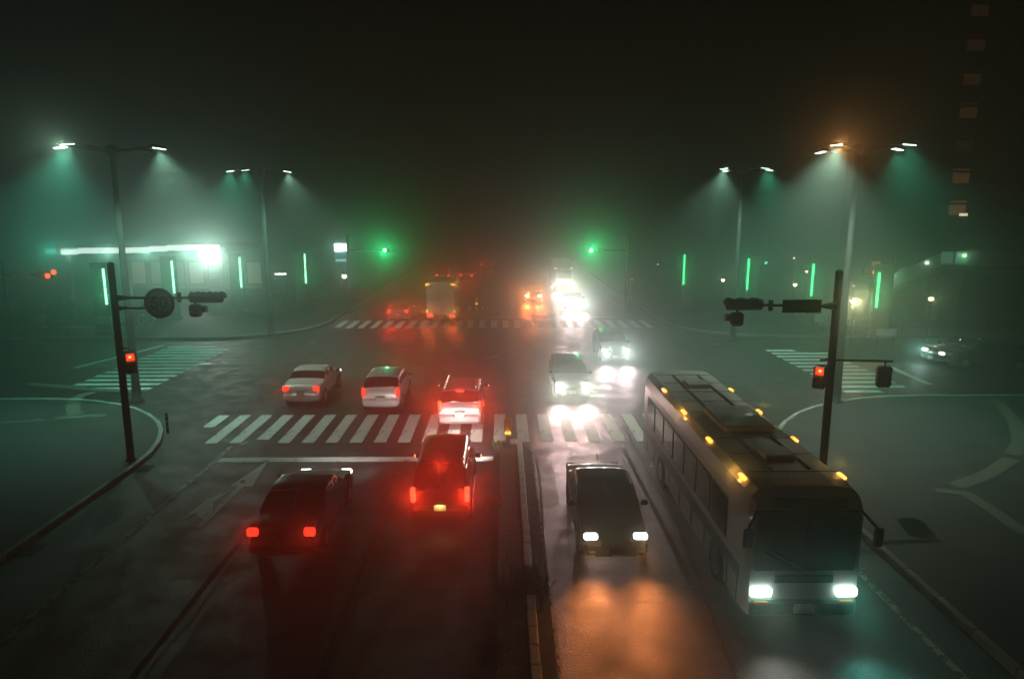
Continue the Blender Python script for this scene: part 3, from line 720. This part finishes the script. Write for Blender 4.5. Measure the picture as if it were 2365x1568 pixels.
def body_grid(kind, L, W, Ht, q):
    st = []
    for (y, belt, wf, top) in PROF[kind]:
        tp = eval(top, {'H': Ht}) if isinstance(top, str) else top
        if kind == 'van' and not isinstance(belt, str): belt = min(belt, 1.0)
        st.append((y * L, min(belt, tp), wf * W / 2, tp))
    s = [0]
    for i in range(1, len(st)): s.append(s[-1] + math.hypot(st[i][0] - st[i - 1][0], st[i][3] - st[i - 1][3]))
    nU = max(len(st), int(s[-1] / q)); Y = np.interp(np.linspace(0, s[-1], nU), s, range(len(st)))
    rows = []
    for u in Y:
        i = min(int(u), len(st) - 2); f = u - i; y, be, w_, tp = [st[i][k] * (1 - f) + st[i + 1][k] * f for k in range(4)]
        zb = .24; gh = max(0, tp - be); wr = w_ * (1 - min(.2, .26 * gh)) if gh > .02 else w_ * .95
        c_ = [(0, zb), (w_ * .88, zb), (w_ * .965, zb + .08), (w_, zb + .3), (w_ * 1.0, max(zb + .32, be - .16)), (w_ * .975, be - .01), (wr, max(be, tp - .07)), (wr - .09, max(be + .005, tp - .012)), (wr * .5, tp + .018), (0, tp + .024)]
        row = []
        for k in range(len(c_) - 1):
            for j in range(4): f2 = j / 4; row.append((c_[k][0] * (1 - f2) + c_[k + 1][0] * f2, y, c_[k][1] * (1 - f2) + c_[k + 1][1] * f2))
        row.append((c_[-1][0], y, c_[-1][1])); rows.append(row)
    Gd = np.array(rows)
    for _ in range(3):
        G2_ = Gd.copy(); G2_[:, 1:-1] = Gd[:, :-2] * .25 + Gd[:, 1:-1] * .5 + Gd[:, 2:] * .25; Gd = G2_
    for _ in range(2):
        G2_ = Gd.copy(); G2_[1:-1] = Gd[:-2] * .25 + Gd[1:-1] * .5 + Gd[2:] * .25; Gd = G2_
    return Gd
def normals(Gd):
    du = np.gradient(Gd, axis=0); dv = np.gradient(Gd, axis=1); n = np.cross(du, dv); n /= (np.linalg.norm(n, axis=2, keepdims=True) + 1e-9)
    if n[len(n) // 2, 18, 0] < 0: n = -n
    return n
def panel(Gd, N, us, vs, off, sides, name, m, par):
    mb = MB()
    for sd in sides:
        P_ = [[(Gd[u, v] + N[u, v] * off) * np.array((sd, 1, 1)) for v in vs] for u in us]; nu, nv = len(us), len(vs)
        Q_ = [[(Gd[u, v] - N[u, v] * .01) * np.array((sd, 1, 1)) for v in vs] for u in us]
        base = len(mb.v)
        V_ = [p for r in P_ for p in r] + [p for r in Q_ for p in r]; F_ = []
        for i in range(nu - 1):
            for j in range(nv - 1): F_.append((i * nv + j, i * nv + j + 1, (i + 1) * nv + j + 1, (i + 1) * nv + j))
        k0 = nu * nv
        ring = [(i, 0) for i in range(nu)] + [(nu - 1, j) for j in range(1, nv)] + [(i, nv - 1) for i in range(nu - 2, -1, -1)] + [(0, j) for j in range(nv - 2, 0, -1)]
        idx = [i * nv + j for i, j in ring]
        for k in range(len(idx)): a_, b_ = idx[k], idx[(k + 1) % len(idx)]; F_.append((a_, b_, b_ + k0, a_ + k0))
        mb.add(V_, F_)
    return mb.build(name, m, par, smooth=True)
def re_y(Gd, top, Ht): return float(Gd[[u for u in range(len(top)) if top[u] > 1.1][-1], 30, 1]) - .42
def wheel(par, x, y, r=.31, wd=.2, side=1):
    w_ = MB().lathe((x - wd / 2, y, r), [(r * .62, 0), (r * .93, 0), (r, .03), (r, wd - .03), (r * .93, wd), (r * .62, wd)], 24, (1, 0, 0)).build('wheel', TYRE, par, smooth=False)
    MB().lathe((x + side * (wd / 2 - .005) - .01, y, r), [(r * .6, 0), (r * .6, .02)], 18, (1, 0, 0)).build('rim', RIM, w_)
def paint(name, col): return mat(name, col, .32, .15, var=.04, coat=.6)
REDS = emit('tail_red', (1, .03, .012), 4); REDB = emit('brake_red', (1, .05, .02), 7); HLW = emit('head_white', (1, .97, .9), 14)
AMB = emit('amber', (1, .38, .05), 7)
def car(lab, X, Y, dirn, kind='hatch', L=4.2, W=1.7, Ht=1.5, pm=None, front=False, tail=0.0, brake=0.0, head=0.0, hcol=(1, .97, .9), amber=0.0, plate=0.0, hal=1.0, plcol=(1, .9, .7), q=.1, rz=None, cat='car', tailh=.85, vertical=False, group=None, gp_=None):
    """X, Y: the rear bumper (dirn +1, going away) or the front bumper (dirn -1, coming towards the camera)"""
    r_ = (0 if dirn > 0 else math.pi) if rz is None else rz
    oy = L / 2
    t = thing('car' if cat == 'car' else cat, lab, cat, (X, Y + (oy if rz is None else 0), 0), r_, group)
    Gd = body_grid(kind, L, W, Ht, q); N = normals(Gd); nu, nv = Gd.shape[:2]
    mb = MB(); V_ = []
    for u in range(nu):
        for v in range(nv): V_.append(tuple(Gd[u, v]))
        for v in range(nv - 2, 0, -1): V_.append((-Gd[u, v][0], Gd[u, v][1], Gd[u, v][2]))
    n = 2 * nv - 2; F_ = [(u * n + k, (u + 1) * n + k, (u + 1) * n + (k + 1) % n, u * n + (k + 1) % n) for u in range(nu - 1) for k in range(n)]
    F_ += [tuple(range(n)), tuple(range((nu - 1) * n + n - 1, (nu - 1) * n - 1, -1))]
    mb.add(V_, F_); mb.build('body', pm, t, smooth=True)
    ys = Gd[:, 30, 1]; top = Gd[:, -1, 2]; gl = [u for u in range(nu) if top[u] > 1.12]
    roof = [u for u in gl if top[u] > Ht - .085]
    rs, re = roof[0], roof[-1]; g0, g1 = gl[0], gl[-1]
    vw = list(range(25, nv)) 
    panel(Gd, N, list(range(max(0, g0 - 1), rs + 1)), vw, .012, (1, -1), 'rear_window', GLASS, t)
    panel(Gd, N, list(range(re, min(nu - 1, g1 + 2))), vw, .012, (1, -1), 'windscreen', GLASS, t)
    cuts = np.linspace(g0 + (rs - g0) * .8 + 1, re + (g1 - re) * .45, 4 if kind != 'sedan' else 3).astype(int)
    for s in (1, -1):
        for i in range(len(cuts) - 1):
            us = list(range(cuts[i] + (1 if i else 0), cuts[i + 1]))
            if len(us) > 1: panel(Gd, N, us, [21, 22, 23, 24], .012, (s,), 'side_window', GLASS, t)
        MB().box((s * (W / 2 + .1), L * .2, 1.02), (.2, .1, .15), bev=.04).build('side_mirror', BLACKP, t)
        for yy in (-L * .31, L * .32):
            MB().cyl((s * (W / 2 - .12), yy, .32), (s * (W / 2 + .008), yy, .32), .38, n=22).build('wheel_arch', BLACKP, t)
            wheel(t, s * (W / 2 - .08), yy, .31, .2, s)
        MB().box((s * (W / 2 + .006), -L * .02, .82), (.02, .16, .03)).build('door_handle', TRIM, t)
    MB().box((0, -L / 2 - .02, .45), (W * .94, .2, .34), bev=.08).build('rear_bumper', pm, t)
    MB().box((0, L / 2 + .0, .42), (W * .92, .2, .36), bev=.08).build('front_bumper', pm, t)
    rz_ = tailh
    for s in (1, -1):
        sz = (.13, .12, .42) if vertical else (.26, .14, .2)
        TL = REDB if brake else (REDS if tail else mat('unlit_tail', (.25, .01, .01), .3))
        tl = MB().box((s * (W / 2 - sz[0] / 2 - .03), -L / 2 + .0, rz_), sz, bev=.035).build('tail_light', TL, t)
        if brake or tail:
            glow(t, (s * (W / 2 - .14), -L / 2 - .14, rz_), (brake * 6 or tail * 3.4), (1, .022, .008), .6 if Y < 22 else .45 if Y < 35 else .03, 60)
            if brake: point(t, (s * (W / 2 - .14), -L / 2 - .3, rz_), 7, (1, .02, .008), .05)
            spot(t, (s * (W / 2 - .14), -L / 2 - .14, rz_), (0, -1, 0), (brake or tail) * .012, (1, .03, .012), 140, .6, .07)
        hl = MB().box((s * (W / 2 - .24), L / 2 - .06, .7), (.34, .16, .15), bev=.04).build('headlight', HLW if head else mat('unlit_head', (.5, .5, .5), .15), t)
        if head:
            spot(t, (s * (W / 2 - .24), L / 2 + .3, .66), (0, 1, -.3), head * .11, hcol, 84, 1.0, .22); spot(t, (s * (W / 2 - .24), L / 2 + .12, .68), (0, 1, -.24), head * .08, hcol, 40, 1.0, .06)
            glow(t, (s * (W / 2 - .24), L / 2 + .14, .72), 100 * hal, hcol, .3 if Y < 35 else 0, 58, 1)
    if brake: MB().box((0, -L / 2 + (.28 if kind == 'van' else .42), Ht - .07), (.3, .05, .035)).build('brake_lamp', REDB, t); 
    MB().box((0, L / 2 + .085, .52), (W * .42, .03, .17), bev=.01).build('grille', BLACKP, t)
    for k in (-.04, .04): MB().box((0, L / 2 + .104, .52 + k), (W * .4, .012, .014)).build('grille_bar', TRIM, t)
    MB().box((0, L / 2 + .11, .38), (.33, .02, .165), bev=.004).build('number_plate', mat('plate_paint', (.6, .58, .45), .5), t)
    MB().box((0, L / 2 + .09, .28), (W * .6, .04, .07), bev=.01).build('air_intake', BLACKP, t)
    MB().cyl((0, -L / 2 + 1.0, Ht - .03), (0, -L / 2 + .85, Ht + .16), .008, n=5).build('aerial', BLACKP, t)
    for s in (1, -1):
        for yy in (-L * .17, L * .03, L * .2): MB().box((s * (W / 2 - .002), yy, .64), (.012, .014, .66)).build('door_seam', BLACKP, t)
        MB().box((s * (W / 2 - .012), -.0, .3), (.05, L * .44, .09), bev=.02).build('sill_trim', BLACKP, t)
        if head: MB().box((s * (W / 2 - .27), L / 2 + .095, .36), (.15, .03, .07), bev=.01).build('fog_lamp', mat('unlit_head', (.5, .5, .5), .15), t)
    for k in (-1, 1): MB().cyl((k * .12, re_y(Gd, top, Ht) + .5, 1.02), (k * .12 + .42, re_y(Gd, top, Ht) + .46, 1.04), .009, n=5).build('wiper', BLACKP, t)
    MB().box((0, -L / 2 + .004, .6), (W * .86, .012, .012)).build('tailgate_seam', BLACKP, t)
    pz = .62 if plate else .6
    MB().box((0, -L / 2 - .13, pz), (.33, .02, .165)).build('number_plate', mat('plate_paint', (.6, .58, .45), .5), t)
    MB().box((0, -L / 2 - .1, pz + .13), (.42, .05, .04), bev=.01).build('plate_trim', TRIM, t)
    if plate: spot(t, (0, -L / 2 - .2, pz + .14), (0, .15, -1), plate, plcol, 150, .5, .03)
    if amber:
        for s in (1, -1): MB().box((s * (W / 2 + .2), L * .2, 1.02), (.03, .06, .05)).build('indicator', AMB, t)
    return t, Gd, N
SILV = paint('silver_paint', (.45, .45, .46)); WHT = paint('white_paint', (.7, .71, .7)); BRN = paint('brown_grey_paint', (.11, .085, .08)); NAVY = paint('navy_paint', (.015, .02, .05))
BLK = paint('black_paint', (.015, .015, .017)); GREY = paint('grey_paint', (.2, .2, .21))
# going away, brake lights on
p = gp(1018, 1190, .3)
t, Gd, N = car('dark brown boxy minivan braking at the stop line beside the median', p.x, p.y - .1, 1, 'van', 4.1, 1.66, 1.78, BRN, brake=700, head=9000, plate=16, plcol=(1, .55, .15), q=.07, vertical=True, tailh=.95, amber=1)
for s in (1, -1): MB().cyl((s * .62, -1.6, 1.815), (s * .62, .4, 1.825), .018, n=6).build('roof_rail', TRIM, t)
glow(t, (0, -2.05, 1.78), 2200, (1, .022, .008), .5)
MB().cyl((0, -2.1, 1.12), (.42, -2.12, 1.06), .012, n=6).build('wiper', BLACKP, t)
p = gp(1062, 975, .3)
t, Gd, N = car('silver wagon braking on the zebra crossing ahead of the minivan', p.x, p.y, 1, 'wagon', 4.4, 1.76, 1.52, SILV, brake=1300, head=3000, plate=70, plcol=(1, .85, .7), q=.07, vertical=True, tailh=.95, amber=1)
for s in (1, -1): MB().cyl((s * .62, -1.5, 1.555), (s * .62, .5, 1.56), .018, n=6).build('roof_rail', TRIM, t)
glow(t, (0, -1.95, 1.5), 2200, (1, .03, .01), .45)
# other cars going away
car('dark navy car with red tail lights in the lane right of the painted arrow', -5.4, 15.7, 1, 'sedan', 4.4, 1.7, 1.42, NAVY, tail=260, head=4500, q=.08)
car('white hatchback ahead of the zebra crossing, just left of the silver wagon', -5.25, 28.7, 1, 'hatch', 3.9, 1.66, 1.52, WHT, tail=260, head=3000, vertical=True, tailh=.9)
car('white sedan in the outer left lane past the zebra crossing', -8.9, 29.6, 1, 'sedan', 4.3, 1.68, 1.42, WHT, tail=260, head=3000)
car('dark car with bright red tail lights at the left part of the far crossing', -8.2, 53.5, 1, 'hatch', 4, 1.65, 1.5, GREY, tail=1800, head=1500, q=.2)
car('small far van with red tail lights, left of the distant pair', -7.3, 84, 1, 'van', 4.2, 1.68, 1.8, WHT, tail=800, q=.25)
car('far car with red tail lights ahead of the delivery truck', -4.4, 84, 1, 'sedan', 4.2, 1.68, 1.45, GREY, tail=800, q=.25)
car('most distant car with tiny red tail lights beside the far median', -2.4, 102, 1, 'hatch', 4, 1.65, 1.5, BLK, tail=900, q=.25)
# delivery truck going away
t = thing('box_truck', 'white delivery truck with amber top lamps on the far crossing going away', 'truck', (-4.75, 52.5, 0))
MB().box((0, 2.6, 1.95), (2.15, 5.2, 2.5), bev=.05).build('cargo_box', mat('truck_panel', (.55, .56, .52), .5, var=.1), t)
MB().box((0, 6.3, 1.5), (1.95, 1.7, 2.0), bev=.18).build('cab', WHT, t); MB().box((0, 3.3, .6), (.9, 6.6, .22)).build('chassis', DARKM, t)
MB().box((0, 7.17, 1.85), (1.7, .03, .8), bev=.01).build('windscreen', GLASS, t)
for s in (1, -1):
    MB().box((s * .535, -.03, 1.95), (1.0, .05, 2.3), bev=.015).build('rear_door', mat('truck_door', (.6, .6, .56), .45), t)
    MB().box((s * .98, -.08, 3.05), (.3, .08, .1), bev=.02).build('marker_lamp', AMB, t); glow(t, (s * .98, -.15, 3.05), 1500, (1, .34, .04))
    MB().box((s * .85, -.08, .62), (.4, .1, .16), bev=.02).build('tail_light', REDS, t); glow(t, (s * .85, -.2, .65), 4000, (1, .08, .02))
    MB().box((s * 1.05, -.06, 1.0), (.06, .06, .16)).build('side_marker', AMB, t); spot(t, (s * 1.1, -.15, 1.0), (0, -1, .5), 60, (1, .4, .06), 140, .8, .05)
    for yy in (1.4, 5.9): wheel(t, s * .92, yy, .38, .24, s)
MB().box((0, -.06, .45), (2.0, .1, .14), bev=.02).build('rear_bumper', DARKM, t)
# oncoming
car('dark car with warm headlights nearest the camera in the inner oncoming lane', 2.75, 15.6, -1, 'sedan', 4.4, 1.7, 1.42, BLK, head=4600, hal=2.5, hcol=(1, .28, .075), q=.08)
car('car with white headlights just beyond the near zebra crossing, inner oncoming lane', 3.2, 30.6, -1, 'hatch', 4.1, 1.68, 1.5, GREY, head=9500, hal=24, hcol=(1, .68, .64))
car('car with white headlights inside the junction, outer oncoming lane', 6.45, 38.5, -1, 'hatch', 4.1, 1.68, 1.5, BLK, head=6000, hal=45, hcol=(1, .76, .8))
car('car with orange hued headlights beyond the far crossing, inner lane', 2.9, 64.5, -1, 'hatch', 4, 1.68, 1.5, GREY, head=9000, hal=140, hcol=(1, .17, .04), q=.2)
car('car with white headlights beyond the far crossing, outer lane', 6.25, 59.5, -1, 'sedan', 4.2, 1.68, 1.45, GREY, head=9000, hal=200, hcol=(1, .72, .74), q=.2)
p = gp(1268, 613, .7); car('most distant oncoming car with tiny white headlights', 8.4, 98, -1, 'hatch', 4, 1.66, 1.5, BLK, head=1500, hcol=(.9, 1, .95), q=.25)
t = thing('box_truck', 'oncoming truck with white headlights and clearance lamps beyond the far crossing', 'truck', (6.6, 75, 0), math.pi)
MB().box((0, -3.6, 1.95), (2.2, 5.2, 2.5), bev=.05).build('cargo_box', mat('truck_panel', (.55, .56, .52), .5, var=.1), t)
MB().box((0, -.1, 1.45), (2.0, 1.8, 2.0), bev=.2).build('cab', WHT, t); MB().box((0, .81, 1.8), (1.75, .03, .8), bev=.01).build('windscreen', GLASS, t)
MB().box((0, .82, .55), (1.9, .08, .3), bev=.02).build('front_bumper', DARKM, t)
for s in (1, -1):
    MB().box((s * .75, .84, .85), (.32, .08, .2), bev=.03).build('headlight', HLW, t); spot(t, (s * .75, 1.05, .85), (0, 1, -.3), 1200, (1, .93, .82), 44, .8, .07); glow(t, (s * .75, 1.0, .88), 24000, (1, .66, .62), 0, 56, 1)
    MB().box((s * .85, .5, 2.5), (.2, .08, .1), bev=.02).build('marker_lamp', HLW, t)
    for yy in (.0, -4.6): wheel(t, s * .93, yy, .38, .24, s)
# bus
bt = thing('bus', 'long pale bus with white headlights in the outer oncoming lane at right', 'bus', (6.15, 12.9, 0), math.pi)
BW, BH, BL = 2.36, 3.05, 10.6
BUSP = mat('bus_cream', (.5, .52, .47), .45, .0, var=.06, scale=1.5, coat=.3); BUSD = mat('bus_stripe', (.06, .16, .12), .4)
Pb = []
for i in range(-9, 10):
    pass
sec = [(-1.18, .32), (-1.18, 2.55), (-1.13, 2.85), (-.98, 3.0), (-.6, 3.06), (0, 3.08), (.6, 3.06), (.98, 3.0), (1.13, 2.85), (1.18, 2.55), (1.18, .32)]
mb = MB(); yy_ = [(-BL + .0, .93, .97), (-BL + .12, .98, .995), (-BL + .4, 1, 1), (-.6, 1, 1), (-.22, .98, .99), (0, .94, .95)]
V_ = [(x * a_, y, .32 + (z - .32) * b_) for y, a_, b_ in yy_ for x, z in sec]; ns = len(sec)
F_ = [(i * ns + k, (i + 1) * ns + k, (i + 1) * ns + (k + 1) % ns, i * ns + (k + 1) % ns) for i in range(len(yy_) - 1) for k in range(ns)]
F_ += [tuple(range(ns)), tuple(range(len(V_) - 1, len(V_) - 1 - ns, -1))]
mb.add(V_, F_).build('body', BUSP, bt)
MB().box((0, .0, 1.95), (2.06, .06, 1.3), bev=.02).build('windscreen', GLASS, bt); MB().box((0, .02, 2.78), (1.5, .05, .22), bev=.02).build('destination_panel', BLACKP, bt)
MB().box((0, .03, .5), (2.2, .16, .36), bev=.06).build('front_bumper', BUSD, bt)
for s in (1, -1):
    MB().box((s * 1.185, -BL / 2, 1.02), (.012, BL - .9, .3)).build('side_stripe', BUSD, bt)
    for k in range(7):
        f = MB().box((s * 1.186, -1.9 - k * 1.22, 1.85), (.02, 1.12, .95), bev=.004).build('window', BLACKP, bt); MB().box((s * 1.2, -1.9 - k * 1.22, 1.85), (.012, 1.04, .87)).build('pane', GLASS, f)
    for yy in (-1.9, -7.6):
        MB().cyl((s * 1.1, yy, .48), (s * 1.19, yy, .48), .55, n=24).build('wheel_arch', BLACKP, bt); wheel(bt, s * 1.07, yy, .47, .28, s)
    MB().box((s * .88, .06, .85), (.44, .1, .2), bev=.04).build('headlight', emit('bus_head', (.8, 1, .95), 12), bt)
    cl = (1, .95, .85) if s > 0 else (.2, 1, .8)
    spot(bt, (s * .88, .4, .85), (0, 1, -.28), 300, cl, 88, 1.0, .22); spot(bt, (s * .88, .2, .9), (0, 1, .4), 30, cl, 80, .8, .1)
    MB().cyl((s * 1.06, .0, 2.6), (s * 1.3, .25, 2.3), .03, n=8).build('mirror_arm', DARKM, bt); MB().box((s * 1.3, .27, 2.15), (.2, .08, .4), bev=.03).build('mirror', BLACKP, bt)
    MB().cyl((s * .42, -BL + 1, 3.1), (s * .42, -1, 3.1), .025, n=8).build('roof_rail', DARKM, bt)
    for k in range(4): MB().box((s * 1.06, -.9 - k * 2.4, 2.97), (.1, .3, .07), bev=.02).build('marker_lamp', AMB, bt)
    point(bt, (s * 1.3, -1.4, 3.05), 14, (1, .45, .1), .05); point(bt, (s * 1.3, -6, 3.05), 14, (1, .45, .1), .05)
MB().box((0, -4.4, 3.17), (1.3, 1.9, .2), bev=.06).build('air_conditioner', BUSP, bt); MB().box((0, -8.3, 3.13), (.7, .7, .12), bev=.03).build('roof_hatch', BUSP, bt)
MB().box((0, -1.9, 3.13), (.7, .7, .12), bev=.03).build('roof_hatch', BUSP, bt)
for k in range(9): MB().box((0, -.9 - k * 1.1, 3.084), (1.9, .02, .012)).build('roof_seam', DARKM, bt)
for k in (-1, 1): MB().cyl((k * .1, .05, 1.32), (k * .1 + .75, .05, 1.75), .014, n=6).build('wiper', BLACKP, bt)
MB().box((0, .035, 1.97), (.03, .02, 1.28)).build('windscreen_bar', BLACKP, bt)
MB().box((0, .12, .52), (.42, .03, .2), bev=.005).build('number_plate', mat('plate_paint', (.6, .58, .45), .5), bt)
MB().box((0, .02, 1.12), (1.2, .04, .16), bev=.01).build('front_vent', BLACKP, bt)
for s in (1, -1):
    MB().box((s * .88, .08, .62), (.3, .06, .1), bev=.02).build('indicator', mat('amber_unlit', (.5, .2, .02), .3), bt)
    for yy in (-.5, -1.15, -2.9, -4.1, -5.3, -6.5, -8.6, -9.7): MB().box((s * 1.188, yy, .62), (.012, .016, .56)).build('panel_seam', BLACKP, bt)
f = MB().box((-1.19, -.78, 1.35), (.02, 1.0, 1.95), bev=.005).build('door', BLACKP, bt)
for k in (-.25, .25): MB().box((-1.205, -.78 + k, 1.45), (.012, .42, 1.6)).build('pane', GLASS, f)
# dark car waiting in the right side street, facing left
p = gp(2135, 838, 0)
t, _, _ = car('dark car with glaring pale headlight waiting in the right side street', p.x + 2.4, p.y + .2, 1, 'sedan', 4.3, 1.7, 1.45, BLK, head=900, hcol=(.45, 1, .88), rz=R(100), q=.12)
point(t, (.5, 2.5, .75), 120, (.6, 1, .9), .1)
q = gp(2285, 852, 0); t, _, _ = car('dark car half hidden in shadow at right edge with one red lamp', q.x + .2, q.y + .6, 1, 'hatch', 4.1, 1.68, 1.5, BLK, tail=4, rz=R(75), q=.15, vertical=True)
